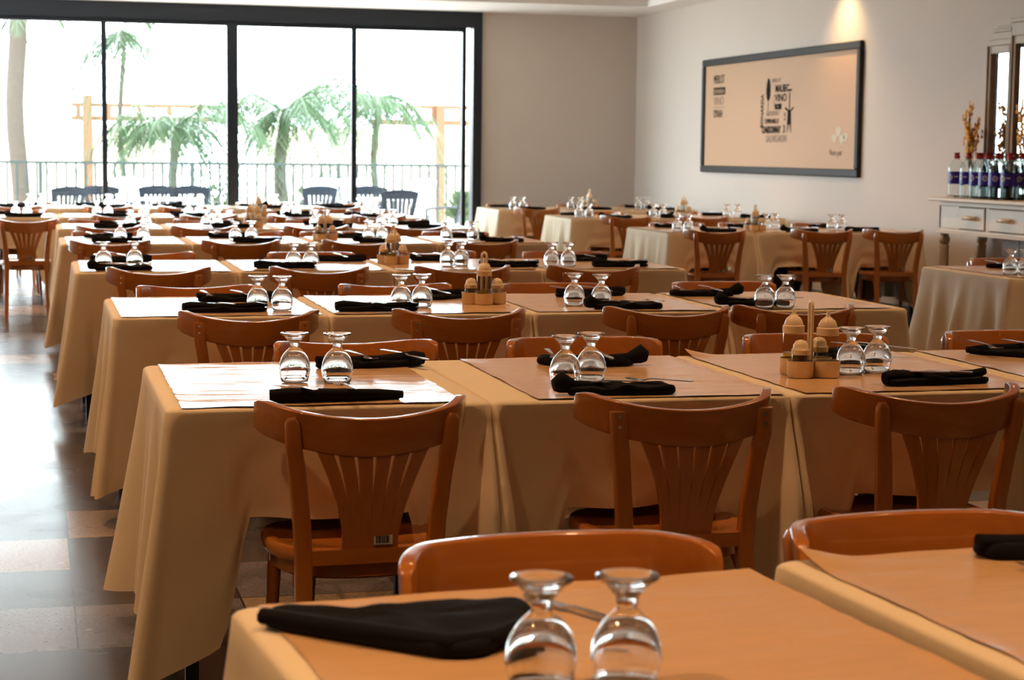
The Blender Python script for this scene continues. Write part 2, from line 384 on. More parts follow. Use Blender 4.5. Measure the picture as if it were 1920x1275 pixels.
# ------------------------------------------------------------------ table, cloth, placemat
def make_table(w, d):
    t = thing('dining_table', 'x', 'table')
    MB().box(-w / 2 + .012, w / 2 - .012, -d / 2 + .012, d / 2 - .012, .725, .752).build('tabletop', M_ply, t, 0)
    for sx in (-1, 1):
        for sy in (-1, 1):
            x, y = sx * (w / 2 - .06), sy * (d / 2 - .06)
            MB().box(x - .016, x + .016, y - .016, y + .016, 0, .725).build('leg', M_blackm, t, 0)
    fr = MB()
    for sx in (-1, 1): fr.box(sx * (w / 2 - .06) - .01, sx * (w / 2 - .06) + .01, -d / 2 + .076, d / 2 - .076, .69, .724)
    fr.build('frame', M_blackm, t, 0)
    return t
def cloth_mesh(w, d, lf, rf, seed, front=.26, back=.26, side=.57, amp=1):
    rng = random.Random(seed); a, b, r = w / 2, d / 2, .022
    P = []   # perimeter points: (x,y, nx,ny, side, dc)
    def line(p, q, n, sd, N):
        for i in range(N):
            # denser near corners
            k = .5 - .5 * math.cos(PI * (i + .5) / N) if False else (i + .5) / N
            x = p[0] + (q[0] - p[0]) * k; y = p[1] + (q[1] - p[1]) * k
            P.append((x, y, n[0], n[1], sd))
    def arc(cx, cy, a0, sd, N=6):
        for i in range(N + 1):
            th = a0 + PI / 2 * i / N
            P.append((cx + r * math.cos(th), cy + r * math.sin(th), math.cos(th), math.sin(th), sd))
    line((-a + r, -b), (a - r, -b), (0, -1), 'f', 44); arc(a - r, -b + r, -PI / 2, 'fr')
    line((a, -b + r), (a, b - r), (1, 0), 'r', 44); arc(a - r, b - r, 0, 'br')
    line((a - r, b), (-a + r, b), (0, 1), 'b', 44); arc(-a + r, b - r, PI / 2, 'bl')
    line((-a, b - r), (-a, -b + r), (-1, 0), 'l', 44); arc(-a + r, -b + r, PI, 'fl')
    ph = [rng.uniform(0, 6.28) for _ in range(8)]
    cw = {k: rng.uniform(.8, 1.2) for k in ('fl', 'fr', 'bl', 'br')}
    skew = {k: rng.uniform(-.25, .25) for k in cw}
    corners = {'fl': (-a, -b), 'fr': (a, -b), 'bl': (-a, b), 'br': (a, b)}
    T = 18; vs = []; n = len(P)
    # flat top ring then rounded edge then skirt
    def top(x, y, s): return (x * (1 - s / a), y * (1 - s / b), 0.76)
    rings = []
    rings.append([top(p[0], p[1], .05) for p in P]); rings.append([top(p[0], p[1], .008) for p in P])
    rings.append([(p[0] * (1 - .002 / a), p[1] * (1 - .002 / b), .757) for p in P])
    for j in range(T + 1):
        t = j / T; R = []
        for (x, y, nx, ny, sd) in P:
            dist = {k: math.hypot(x - c[0], y - c[1]) for k, c in corners.items()}
            kc = min(dist, key=dist.get); dc = dist[kc]
            free_side = (sd == 'l' and lf) or (sd == 'r' and rf)
            tight = (sd == 'l' and not lf) or (sd == 'r' and not rf)
            cfree = ('l' in kc and lf) or ('r' in kc and rf)
            sm = min(1, max(0, (abs(x) - .195) / .075)); sm = sm * sm * (3 - 2 * sm)
            base = side if free_side else (.30 if tight else (front if sd[0] == 'f' else back) + .03 + .29 * sm)
            LC = .66 if cfree else .62
            fall = .20 if not free_side else .28
            q = max(0, 1 - dc / fall); L = base + (LC - base) * q ** 1.15
            dx = 1 if 'r' in kc else -1; dy = 1 if 'b' in kc else -1
            if cfree: wv = math.exp(-(dc / .085) ** 2) * cw[kc]; out = .105 * wv * t ** 1.1 * (L / .6)
            else:
                dp = t * L; hw = .014 + .24 * dp * cw[kc]; wv = min(1, 1.3 * max(0, 1 - dc / hw)); wv = wv if not tight else max(0, 1 - dc / .04)
                out = wv * (.42 * dp if dp < .25 else .105 + .16 * (dp - .25))
            if cfree: ox, oy = dx * out * (.8 + skew[kc]), dy * out * (.8 - skew[kc])
            else: ox, oy = 0, dy * out
            rp = 0
            if free_side:
                v = y / b
                rp = t ** 1.1 * amp * (.030 + .024 * math.sin(v * 6.2 + ph[0]) + .016 * math.sin(v * 13 + ph[1]) + .008 * math.sin(v * 23 + ph[5])) * (1 - wv * .8)
            elif not tight and sd in 'fb':
                u = x / a
                rp = t * (-.030 + .012 * math.sin(u * 5 + ph[2]) + .008 * math.sin(u * 11 + ph[3]) + .02 * noise.noise(Vector((x * 6, t * 4, seed)))) * (1 - .8 * wv)
            rp += .003 if not tight else .0
            px = x + nx * rp + ox; py = y + ny * rp + oy
            z = .752 - t * L + (.006 * math.sin(x * 14 + ph[4]) * t if not tight else 0)
            px += .0022 * noise.noise(Vector((x * 9, y * 9 + seed, t * 3))) * t
            py += .004 * noise.noise(Vector((x * 7 + 5, y * 7 + seed, t * 3))) * t
            R.append((px, py, z))
        rings.append(R)
    m = MB(); vs = [v for R in rings for v in R]; fs = [tuple(range(n))]
    for j in range(len(rings) - 1):
        for i in range(n): fs.append((j * n + i, j * n + (i + 1) % n, (j + 1) * n + (i + 1) % n, (j + 1) * n + i))
    return m.add(vs, fs).mesh('tablecloth', M_cloth, 70)
def mat_mesh(w, d, seed, curl=False, amp=1):
    rng = random.Random(seed); N, K = 40, 70; vs = []; fs = []
    for j in range(K + 1):
        for i in range(N + 1):
            u, v = i / N, j / K; x = (u - .5) * w; y = (v - .5) * d
            ed = min(u, 1 - u, v, 1 - v)
            if i in (0, N): x += .004 * noise.noise(Vector((seed, y * 14, 0)))
            if j in (0, K): y += .004 * noise.noise(Vector((x * 14, seed, 3)))
            z = .0009 + amp * .0042 * abs(noise.noise(Vector((x * 2.6 + seed, y * 19 + x * 2, seed)))) + amp * .0020 * abs(noise.noise(Vector((x * 7 + seed, y * 9, 9 + seed))))
            z += max(0, .04 - ed) * .05 * (1 + noise.noise(Vector((x * 8, y * 8, seed))))
            if curl: z += .02 * max(0, 1 - math.hypot((u - 0) * w, (1 - v) * d) / .1) ** 1.5
            vs.append((x, y, z))
    for j in range(K):
        for i in range(N):
            a = j * (N + 1) + i; fs.append((a, a + 1, a + N + 2, a + N + 1))
    return MB().add(vs, fs).mesh('paper_placemat', M_kraft, 60)
ROWN = {'0': 'nearest row', 'A': 'second row', 'B': 'third row', 'C': 'fourth row', 'D': 'fifth row', 'E': 'sixth row', 'F': 'seventh row', 'G': 'row nearest the windows',
        'R3': 'first right-wall row', 'R2': 'middle right-wall row', 'R1': 'back right-wall row', 'RR': 'table before the sideboard'}
ROWX = {'0': 'nearest the camera', 'A': 'second from camera', 'B': 'third from camera', 'C': 'fourth from camera', 'D': 'fifth from camera', 'E': 'sixth from camera', 'F': 'seventh from camera', 'G': 'against the windows'}
def where(row, col, n):
    if row == 'RR': return 'the lone table before the cream sideboard'
    if n == 1: w = 'table'
    elif col == 0: w = 'leftmost table'
    elif col == n - 1: w = 'rightmost table'
    else: w = ['', 'second', 'third', 'fourth', 'fifth'][col] + ' table from left'
    return '%s, %s' % (w, ROWN[row])
ROWS = {  # row: (front y, depth, [left edges], table width, left free, right free)
    'A': (4.40, .93, [.30, 1.10, 1.90, 2.70], .797, 1, 1), 'B': (6.85, .90, [.28, 1.075, 1.87, 2.665], .792, 1, 1),
    'C': (9.38, .95, [.20, 1.005, 1.81, 2.615], .802, 1, 1), 'D': (12.12, .95, [.17, .995, 1.82, 2.645], .82, 1, 1),
    'E': (14.40, .93, [.18, 1.005, 1.83, 2.655], .822, 1, 1), 'F': (16.75, .92, [-.60, .225, 1.05, 1.875, 2.70], .822, 1, 1),
    'G': (19.30, .95, [-.58, .245, 1.07, 1.895, 2.72], .822, 1, 1),
    'R1': (19.12, 1.0, [4.82, 5.575, 6.33], .752, 1, 1), 'R2': (16.73, .95, [4.93, 5.66, 6.39], .727, 1, 1), 'R3': (13.72, 1.05, [4.84, 5.575, 6.31], .732, 1, 1), 'RR': (8.50, .98, [4.86], .85, 1, 1)}
TABS = {}; _proto = {}
for row, (yf, d, xs, w, lf, rf) in ROWS.items():
    for i, x in enumerate(xs): TABS[(row, i)] = (x + w / 2, yf + d / 2, 0, w, d, lf and i == 0, rf and i == len(xs) - 1, len(xs))
TABS[('0', 0)] = (.69, 2.04, math.radians(5.5), .79, .93, 1, 0, 2)
TABS[('0', 1)] = (1.522, 2.150, math.radians(4.5), .79, .93, 0, 1, 2)
TOP = .7605
ci = 0
for (row, i), (cx, cy, rz, w, d, lf, rf, n) in TABS.items():
    tp = make_table(w, d) if (w, d) not in _proto else None
    if tp: _proto[(w, d)] = tp; t = tp; t.location = (cx, cy, 0); t.rotation_euler = (0, 0, rz)
    else: t = dup(_proto[(w, d)], (cx, cy, 0), rz)
    wh = where(row, i, n)
    t['label'] = ('cloth-covered dining table, ' + wh.replace(', ', ' in ')) if row != 'RR' else 'black-legged dining table, ' + wh; t['group'] = 'cloth-covered dining tables'
    if row == '0': side = .6
    me = cloth_mesh(w, d, lf, rf, ci * 7 + 3, front=.24 if row != 'RR' else .3, amp=2.2 if row == 'RR' else 1.5 if row[0] == 'R' else 1)
    o = bpy.data.objects.new('tablecloth', me); C.objects.link(o); o.location = (cx, cy, 0); o.rotation_euler = (0, 0, rz)
    tag(o, 'cream tablecloth draped over ' + wh, 'tablecloth', 'cream tablecloths')
    mw = {'A': (.69, .66, .70, .76)}.get(row, (.74,) * 5)[i]; md = d - .015 if row != '0' else .90
    mx = {('A', 0): -.015, ('A', 1): .055, ('A', 2): -.01, ('B', 3): -.02}.get((row, i), .0)
    if row == '0': mw = .745; mx = .01
    me2 = mat_mesh(mw - (.04 if row == 'B' and i == 3 else 0), md, ci * 3 + 1, curl=(row, i) in (('A', 2), ('0', 1)), amp={'0': .12, 'A': (.6, .3, .2, .2)[i] if row == 'A' else 0, 'B': .7}.get(row, .5 if row[0] != 'R' else .2))
    o = bpy.data.objects.new('paper_placemat', me2); C.objects.link(o)
    cr, sr = math.cos(rz), math.sin(rz); o.location = (cx + mx * cr, cy + mx * sr, TOP); o.rotation_euler = (0, 0, rz + random.uniform(-.012, .012))
    tag(o, 'brown glossy paper sheet covering ' + wh, 'placemat', 'brown paper table covers')
    ci += 1
# ------------------------------------------------------------------ goblets
g = MB()
g.lathe([(.0335, 0), (.0355, .001), (.0395, .015), (.0425, .034), (.0405, .050), (.0355, .064), (.027, .077), (.0175, .086), (.0125, .091), (.0115, .095), (.0135, .099), (.0125, .103), (.017, .109), (.028, .121), (.0365, .127), (.0375, .129), (.0365, .1305), (.025, .1285), (0, .1275)], 32)
k = len(g.v)
g.lathe([(.0335, 0), (.0322, .002), (.0368, .016), (.0390, .033), (.0362, .047), (.0300, .059), (.0205, .069), (.010, .0745), (0, .076)], 32)
GOB = thing('x', 'x', 'glass'); bpy.data.objects.remove(GOB)
gm = MB(); gm.v = g.v; gm.f = g.f
me = bpy.data.meshes.new('goblet'); me.from_pydata(g.v, [], g.f)
b = bmesh.new(); b.from_mesh(me); bmesh.ops.remove_doubles(b, verts=b.verts, dist=.0001); bmesh.ops.recalc_face_normals(b, faces=b.faces); b.to_mesh(me); b.free()
me.polygons.foreach_set('use_smooth', [True] * len(me.polygons)); me.materials.append(M_glass)
GM = me
GL = {('0', 0): [(.56, 2.0), (.66, 1.99)], ('A', 0): [(.67, 4.87), (.78, 4.84)], ('A', 1): [(1.37, 4.69), (1.46, 4.75)], ('A', 2): [(2.245, 4.79), (2.34, 4.82)],
      ('B', 0): [(.835, 7.10), (.925, 7.07)], ('B', 1): [(1.40, 7.11), (1.49, 7.14)], ('B', 2): [(2.12, 7.14), (2.21, 7.06)], ('B', 3): [(2.865, 6.94), (2.955, 6.94)],
      ('C', 0): [(.35, 9.74), (.51, 9.79)], ('C', 1): [(1.32, 9.62), (1.41, 9.62)], ('C', 2): [(2.16, 9.68), (2.25, 9.74)], ('C', 3): [(2.73, 9.64), (2.82, 9.62)],
      ('D', 0): [(.56, 12.5), (.71, 12.5)], ('D', 1): [(1.32, 12.5), (1.43, 12.52)], ('D', 2): [(2.24, 12.54), (2.335, 12.54)], ('D', 3): [(2.78, 12.5), (2.97, 12.5)],
      ('E', 0): [(.74, 14.75), (.86, 14.76)], ('E', 1): [(1.33, 14.77), (1.42, 14.78)], ('E', 2): [(2.20, 14.8), (2.295, 14.82)], ('E', 3): [(2.78, 14.98), (2.88, 14.99)],
      ('F', 0): [(-.15, 17.0), (-.05, 17.0)], ('F', 1): [(.56, 17.1), (.66, 17.1)], ('F', 2): [(1.38, 17.1), (1.475, 17.1)], ('F', 3): [(2.26, 17.05), (2.37, 17.08)], ('F', 4): [(3.02, 17.1), (3.115, 17.1)],
      ('G', 0): [(-.03, 19.7), (.09, 19.7)], ('G', 1): [(.76, 19.75), (.86, 19.75)], ('G', 2): [(1.63, 19.87), (1.725, 19.87)], ('G', 3): [(2.54, 19.95)],
      ('R1', 0): [(5.05, 19.4), (5.16, 19.4)], ('R1', 1): [(5.72, 19.45), (5.83, 19.45)], ('R1', 2): [(6.52, 19.5), (6.62, 19.5)],
      ('R2', 0): [(5.07, 16.95), (5.17, 16.95)], ('R2', 1): [(5.83, 16.98), (5.93, 16.98)], ('R2', 2): [(6.60, 17.0), (6.71, 17.0)],
      ('R3', 0): [(4.995, 13.95), (5.09, 13.95)], ('R3', 1): [(5.90, 14.3), (5.99, 14.32)], ('R3', 2): [(6.40, 14.1), (6.49, 14.1)],
      ('RR', 0): [(5.02, 8.78), (5.11, 8.78)]}
for (row, i), l in GL.items():
    n = TABS[(row, i)][7]; wh = where(row, i, n)
    for k, (x, y) in enumerate(l):
        o = bpy.data.objects.new('goblet', GM); C.objects.link(o); o.location = (x, y, TOP + .0035); o.rotation_euler = (0, 0, random.uniform(0, 6))
        s = ('left' if k == 0 else 'right') + ' upturned goblet of the pair on ' if len(l) > 1 else 'single upturned glass goblet on '
        tag(o, s + wh, 'glass', 'upturned glass goblets')
# ------------------------------------------------------------------ napkins and cutlery
def cushion(outline, h, seed, inner=(.93, .8, .6, .35), folds=.3):
    # closed folded-cloth shape over an outline, edges rounded
    P = []
    n0 = len(outline)
    for i in range(n0):
        a, b_ = Vector(outline[i]), Vector(outline[(i + 1) % n0])
        m = max(2, int((b_ - a).length / .012))
        for k in range(m): P.append(a.lerp(b_, k / m))
    for _ in range(2): P = [(P[i - 1] + P[i] * 2 + P[(i + 1) % len(P)]) / 4 for i in range(len(P))]
    c = sum(P, Vector((0, 0))) / len(P); n = len(P); vs = []; fs = []
    R = [(.97, 0), (1.0, .25 * h), (1.0, .65 * h), (.975, .93 * h)] + [(s, h) for s in inner]
    for j, (s, z) in enumerate(R):
        for p in P:
            q = c + (p - c) * s
            zz = z if j < 3 else z * (1 + folds * noise.noise(Vector((q.x * 16, q.y * 22, seed)))) 
            vs.append((q.x, q.y, max(zz, 0)))
    for j in range(len(R) - 1):
        for i in range(n): fs.append((j * n + i, j * n + (i + 1) % n, (j + 1) * n + (i + 1) % n, (j + 1) * n + i))
    k = len(vs); vs.append((c.x, c.y, h)); m = (len(R) - 1) * n
    fs += [(m + i, m + (i + 1) % n, k) for i in range(n)]; fs.append(tuple(reversed(range(n))))
    return MB().add(vs, fs)
def napkin(kind):
    if kind == 0:   # triangle, rolled long edge toward the sitter
        m = cushion([(-.165, -.045), (.165, -.045), (.16, -.03), (.02, .085), (-.03, .085), (-.17, -.03)], .012, 1, folds=.5)
        m.tube([(-.168, -.042, .012), (-.12, -.046, .014), (0, -.044, .012), (.10, -.046, .011), (.165, -.040, .009)], [.014, .014, .012, .011, .008], [.012, .013, .011, .010, .007], 10)
    elif kind == 1:  # long flat roll with lifted ends
        m = cushion([(-.155, -.032), (.14, -.04), (.165, -.02), (.15, .03), (0, .045), (-.15, .03)], .014, 2, folds=.6)
        m.tube([(-.16, 0, .014), (-.13, .004, .016), (-.02, -.005, .012), (.12, .002, .014), (.165, .012, .020)], [.015, .018, .013, .014, .010], [.013, .015, .011, .011, .008], 10)
    else:           # bundled with a knot at the left
        m = cushion([(-.13, -.03), (.15, -.045), (.17, -.01), (.12, .055), (-.10, .04)], .016, 3, folds=.7)
        m.tube([(-.16, -.01, .018), (-.14, -.008, .024), (-.10, .0, .014), (0, .01, .012)], [.014, .024, .014, .010], [.012, .021, .012, .008], 10)
    return m
NP = []
for k in range(3): NP.append(napkin(k).xf(Matrix.Diagonal((1, 1, 1.35, 1))).mesh('napkin', M_black, 60))
m = cushion([(-.20, .08), (-.185, .045), (.0, -.135), (.05, -.14), (.155, -.02), (.16, .07), (.10, .10), (-.08, .06), (-.17, .10)], .020, 5, folds=.45)
m.tube([(-.195, .07, .014), (-.09, -.035, .017), (.01, -.125, .018), (.07, -.11, .017), (.155, -.02, .016)], .012, .011, 8)
NBIG = m.mesh('napkin', M_black, 60)
def strip(pts, th=.0012):  # pts: (y, halfwidth, z)
    vs = []; fs = []
    for y, w, z in pts: vs += [(-w, y, z), (w, y, z), (w, y, z + th * 2), (-w, y, z + th * 2)]
    for j in range(len(pts) - 1):
        for k in range(4): fs.append((j * 4 + k, j * 4 + (k + 1) % 4, j * 4 + 4 + (k + 1) % 4, j * 4 + 4 + k))
    m = (len(pts) - 1) * 4; fs += [(0, 3, 2, 1), (m, m + 1, m + 2, m + 3)]
    return MB().add(vs, fs)
fk = strip([(-.095, .006, .001), (-.092, .0085, .001), (-.04, .0065, .003), (.02, .0035, .005), (.035, .0040, .004), (.042, .010, .001), (.058, .0115, 0), (.064, .0115, .001)])
for k in range(4):
    x = -.0098 + .00653 * k
    s = strip([(.062, .0017, .001), (.08, .0015, .004), (.096, .0010, .007)], .0009); s.xf(Matrix.Translation((x, 0, 0))); fk.add(s.v, s.f)
FORK = fk.mesh('fork', M_steel, 40)
KNIFE = strip([(-.105, .005, .001), (-.102, .008, .001), (-.05, .0075, .003), (.0, .0055, .004), (.008, .0045, .004), (.02, .009, .001), (.08, .010, .001), (.098, .007, .001), (.108, .002, .001)], .0013).mesh('table_knife', M_steel, 40)
NAPS = []   # (row, col, near?, x, y, kind, rot)
fixed = {('A', 0, 1): (.72, 4.51, 0, .02), ('A', 0, 0): (.93, 5.17, 1, PI + .15), ('A', 1, 1): (1.44, 4.49, 2, -.05), ('A', 1, 0): (1.58, 5.12, 2, PI - .25), ('A', 2, 1): (2.38, 4.54, 1, .10),
         ('A', 2, 0): (2.46, 5.19, 0, PI + .5), ('A', 3, 0): (3.00, 5.16, 0, PI - .1), ('B', 0, 1): (.70, 7.02, 1, .1), ('B', 1, 1): (1.28, 6.99, 1, -.02), ('B', 2, 1): (2.27, 6.97, 2, 0), ('B', 3, 1): (2.85, 7.04, 2, -.03),
         ('B', 0, 0): (.80, 7.50, 1, PI), ('B', 1, 0): (1.62, 7.55, 0, PI), ('B', 2, 0): (2.33, 7.60, 1, PI + .15), ('B', 3, 0): (2.85, 7.56, 2, PI - .2), ('C', 0, 1): (.42, 9.50, 2, .05), ('C', 1, 1): (1.27, 9.60, 1, 0), ('C', 2, 1): (2.48, 9.60, 1, -.05), ('C', 3, 1): (3.1, 9.57, 1, .1), ('C', 0, 0): (.46, 10.18, 1, PI), ('C', 1, 0): (1.64, 10.18, 1, PI - .15), ('C', 3, 0): (3.05, 10.14, 0, PI)}
for (row, i), (cx, cy, rz, w, d, lf, rf, n) in TABS.items():
    if row == '0': continue
    wh = where(row, i, n)
    for near in (1, 0):
        if (row, i, near) in fixed: x, y, kd, a = fixed[(row, i, near)]
        else:
            x = cx + random.uniform(-.1, .12); y = cy + (d / 2 - random.uniform(.13, .2)) * (-1 if near else 1); kd = random.choice((0, 1, 1, 2)); a = (0 if near else PI) + random.uniform(-.15, .15)
            for gx, gy in GL.get((row, i), []):
                if abs(gy - y) < .13: y = gy - .13 if near else gy + .13
            y = min(max(y, cy - d / 2 + .08), cy + d / 2 - .08)
        o = bpy.data.objects.new('napkin', NP[kd]); C.objects.link(o); o.location = (x, y, TOP + .003); o.rotation_euler = (0, 0, a)
        sd = 'near' if near else 'far'
        tag(o, 'black napkin, %s side of %s' % (sd, wh), 'napkin', 'black folded napkins')
        if row in ('A', 'B', 'C', 'D', 'R3', 'R2', 'RR'):
            s = 1 if near else -1
            kx, fx = (-.10, .03) if (row, i) == ('A', 0) else ((-.02, .125) if (row, i) != ('A', 2) else (-.08, 0))
            for nm, ms, ox, rot in (('table_knife', KNIFE, kx, .35), ('fork', FORK, fx, .12)):
                q = bpy.data.objects.new(nm, ms); C.objects.link(q); q.location = (x + s * ox, y - s * .01, TOP + .033)
                r0 = rot + (.7 if (row, i, near) in (('A', 1, 1), ('B', 3, 1), ('A', 2, 1)) else 0)
                q.rotation_euler = (-.05 * 1, 0, a + r0)
                tag(q, 'steel %s on %s-side napkin, %s' % ('knife' if nm != 'fork' else 'fork', sd, wh), 'fork' if nm == 'fork' else 'knife', 'steel cutlery')
o = bpy.data.objects.new('napkin', NBIG); C.objects.link(o); o.location = (.475, 2.275, TOP + .003); o.rotation_euler = (0, 0, .0)
tag(o, 'large black folded napkin at front left, beside the two nearest goblets', 'napkin', 'black folded napkins')
o = bpy.data.objects.new('napkin', NP[1]); C.objects.link(o); o.location = (1.57, 2.52, TOP + .003); o.rotation_euler = (0, 0, PI - .1)
tag(o, 'black rolled napkin at the right edge, on the nearest right-hand table', 'napkin', 'black folded napkins')
for nm, ms, x, y, a, lb in (('table_knife', KNIFE, .70, 2.33, .45, 'steel knife lying behind the two nearest goblets'), ('fork', FORK, 1.52, 2.42, 1.35, 'steel fork beside the black napkin on the nearest right-hand table'),
                            ('fork', FORK, .80, 1.76, .1, 'steel fork at the bottom edge, right of the nearest goblets'), ):
    q = bpy.data.objects.new(nm, ms); C.objects.link(q); q.location = (x, y, TOP + .004); q.rotation_euler = (0, 0, a); tag(q, lb, 'fork' if nm == 'fork' else 'knife', 'steel cutlery')
# ------------------------------------------------------------------ condiment caddies
def make_caddy():
    t = thing('condiment_caddy', 'x', 'caddy')
    m = MB()
    for sx in (-1, 1):
        for sy in (-1, 1): m.lathe([(0, .0), (.034, .0), (.036, .003), (.0375, .045), (.0385, .046), (.0355, .046), (.034, .006), (0, .006)], 28, (sx * .038, sy * .038, 0))
    m.box(-.04, .04, -.04, .04, 0, .004)
    m.build('tray', M_plas, t, 40)
    h = MB(); arc = [(0, -.014, .004), (0, -.014, .18)] + [(0, -.014 * math.cos(a), .19 + .018 * math.sin(a)) for a in [i * PI / 8 for i in range(9)]] + [(0, .014, .18), (0, .014, .004)]
    h.tube(arc, .0055, .0045, 8, up=(1, 0, 0)); h.build('handle', M_plas, t, 60)
    return t
def make_bottle(kind):
    nm, lab = {0: ('oil_bottle', 'x'), 1: ('vinegar_bottle', 'x'), 2: ('salt_shaker', 'x'), 3: ('toothpick_jar', 'x')}[kind]
    t = thing(nm, lab, {0: 'bottle', 1: 'bottle', 2: 'shaker', 3: 'jar'}[kind])
    tall = kind < 2; H = .115 if tall else .062; r = .030 if tall else .025
    MB().lathe([(0, .001), (r - .002, .001), (r, .004), (r, H - .008), (r - .004, H), (r - .004, H + .006)], 28).build('glass_body', M_thin, t, 50)
    if tall: MB().lathe([(0, .006), (r - .003, .006), (r - .003, .055 if kind == 0 else .03), (0, .055 if kind == 0 else .03)], 24).build('liquid', M_oil if kind == 0 else M_vin, t, 50)
    elif kind == 2: MB().lathe([(0, .006), (r - .003, .006), (r - .003, .035), (0, .037)], 20).build('salt', M_salt, t, 50)
    else:
        m = MB()
        for k in range(26):
            a = k * 2.4; rr = .003 + .016 * math.sqrt(k / 26); m.tube([(rr * math.cos(a), rr * math.sin(a), .006), (rr * 1.1 * math.cos(a + .2), rr * 1.1 * math.sin(a + .2), .058)], .0012, n=5)
        m.build('toothpicks', M_ply, t, 0)
    c0 = H + (.002 if tall else 0); cr = r + .001
    if tall: prof = [(cr, c0 - .006), (cr, c0 + .014), (cr - .004, c0 + .016), (cr - .005, c0 + .022), (cr - .010, c0 + .034), (cr - .020, c0 + .043), (.006, c0 + .047), (.0045, c0 + .060), (0, c0 + .060)]
    else: prof = [(cr, c0 - .005), (cr, c0 + .009), (cr - .004, c0 + .012), (cr - .005, c0 + .022), (cr - .012, c0 + .033), (0, c0 + .037)]
    MB().lathe(prof, 28).build('cap', M_plas, t, 50)
    return t
CAD = make_caddy(); BT = [make_bottle(k) for k in range(4)]
CADS = [(2.11, 4.77, -.12, 'the third table of the second row'), (1.775, 7.27, .55, 'the third row'), (1.91, 9.93, .35, 'the fourth row'), (1.93, 12.50, .2, 'the fifth row'), (1.70, 14.75, .1, 'the sixth row'),
        (2.02, 17.1, .6, 'the seventh row'), (5.70, 14.05, .3, 'the first right-wall row'), (6.20, 17.15, .2, 'the middle right-wall row'), (5.98, 19.6, .5, 'the back-wall row at right')]
nmz = ['oil bottle with beige cap', 'vinegar bottle with beige cap', 'salt shaker with domed cap', 'toothpick jar with domed cap']
for x, y, a, w in CADS:
    place(CAD, (x, y, TOP + .003), a, 'beige plastic condiment caddy with loop handle, on ' + w, 'beige condiment caddies')
    pos = [(-.038, .038), (.038, -.038), (.038, .038), (-.038, -.038)] if y < 5 else [(-.038, -.038), (.038, .038), (.038, -.038), (-.038, .038)]
    for k, (px, py) in enumerate(pos):
        place(BT[k], (x + px * math.cos(a) - py * math.sin(a), y + px * math.sin(a) + py * math.cos(a), TOP + .009), a, '%s, caddy of %s' % (nmz[k], w), 'cruets in the caddies')
# ------------------------------------------------------------------ chair placement
NEAR = {'A': (4.10, [(.722, 0), (1.505, 1), (2.185, 2)]), 'B': (6.5, [(.733, 0), (1.515, 1), (2.325, 2), (2.85, 3)]), 'C': (9.0, [(.576, 0), (1.364, 1), (2.10, 2), (2.80, 3)]),
        'D': (11.72, [(.45, 0), (1.268, 1), (2.05, 2), (2.858, 3)]), 'E': (14.0, [(.536, 0), (1.242, 1), (2.098, 2), (2.87, 3)]), 'F': (16.35, [(.722, 1), (1.493, 2), (2.264, 3), (3.02, 4)]),
        'G': (18.9, [(-.18, 0), (.715, 1), (1.464, 2), (3.05, 4)]), 'R1': (18.75, [(5.17, 0)]), 'R2': (16.35, [(5.38, 0), (6.15, 1)]), 'R3': (13.35, [(5.14, 0), (6.04, 1), (6.66, 2)])}
REAR = {'A': (5.72, [(.94, 0, 0), (1.671, 1, 1), (2.464, 2, 1), (3.19, 3, 1)]), 'B': (8.12, [(.66, 0, 0), (1.526, 1, 0), (2.247, 2, 1), (3.07, 3, 1)]),
        'C': (10.72, [(.62, 0, 0), (1.534, 1, 1), (2.26, 2, 0), (3.05, 3, 1)]), 'D': (13.42, [(.50, 0, 0), (1.484, 1, 0), (2.10, 2, 1), (3.0, 3, 1)]), 'E': (15.68, [(.52, 0, 0), (1.367, 1, 0), (2.30, 2, 0), (2.98, 3, 0)]),
        'F': (18.02, [(-.14, 0, 0), (.78, 1, 0), (1.608, 2, 0), (2.42, 3, 0), (3.2, 4, 0)]), 'G': (20.60, [(.0, 0, 1), (2.40, 3, 0), (3.30, 4, 0)]),
        'R1': (20.5, [(5.22, 0, 1), (6.05, 1, 1), (6.80, 2, 1)]), 'R2': (18.05, [(5.55, 0, 1), (6.45, 2, 1)]), 'R3': (15.15, [(5.35, 0, 1), (5.98, 1, 1), (6.66, 2, 1)]), 'RR': (9.85, [(5.52, 0, 1)])}
for row, (yr, l) in NEAR.items():
    for x, i in l:
        n = TABS[(row, i)][7]
        place(CHB if (row + str(i)) in ('A1', 'B0', 'B1', 'C0', 'C1', 'C3', 'D0', 'E1', 'R10') else CH, (x + .02, yr + .262, 0), random.uniform(-.03, .03) - (.0 if row != 'R3' else .10), 'orange-brown chair, back to camera, at ' + where(row, i, n), 'wooden dining chairs')
for row, (yr, l) in REAR.items():
    for x, i, fl in l:
        n = TABS[(row, i)][7]
        place(CHF if fl else CHR, (x + .015, yr - .262, 0), PI + random.uniform(-.03, .03), 'wooden chair facing camera, behind ' + where(row, i, n), 'wooden dining chairs')
dup(CHF, (.765, 2.745 - .262, 0), PI + math.radians(4), 'wooden chair facing the camera, rail behind the two nearest goblets', 'wooden dining chairs')
dup(CHF, (1.40, 2.79 - .262, 0), PI + math.radians(4), 'wooden chair facing the camera, cut off at the lower right edge', 'wooden dining chairs')
dup(CH, (-.05, 15.3 + .262, 0), -.02, 'wooden chair alone at the far left, seen whole down to its legs', 'wooden dining chairs')
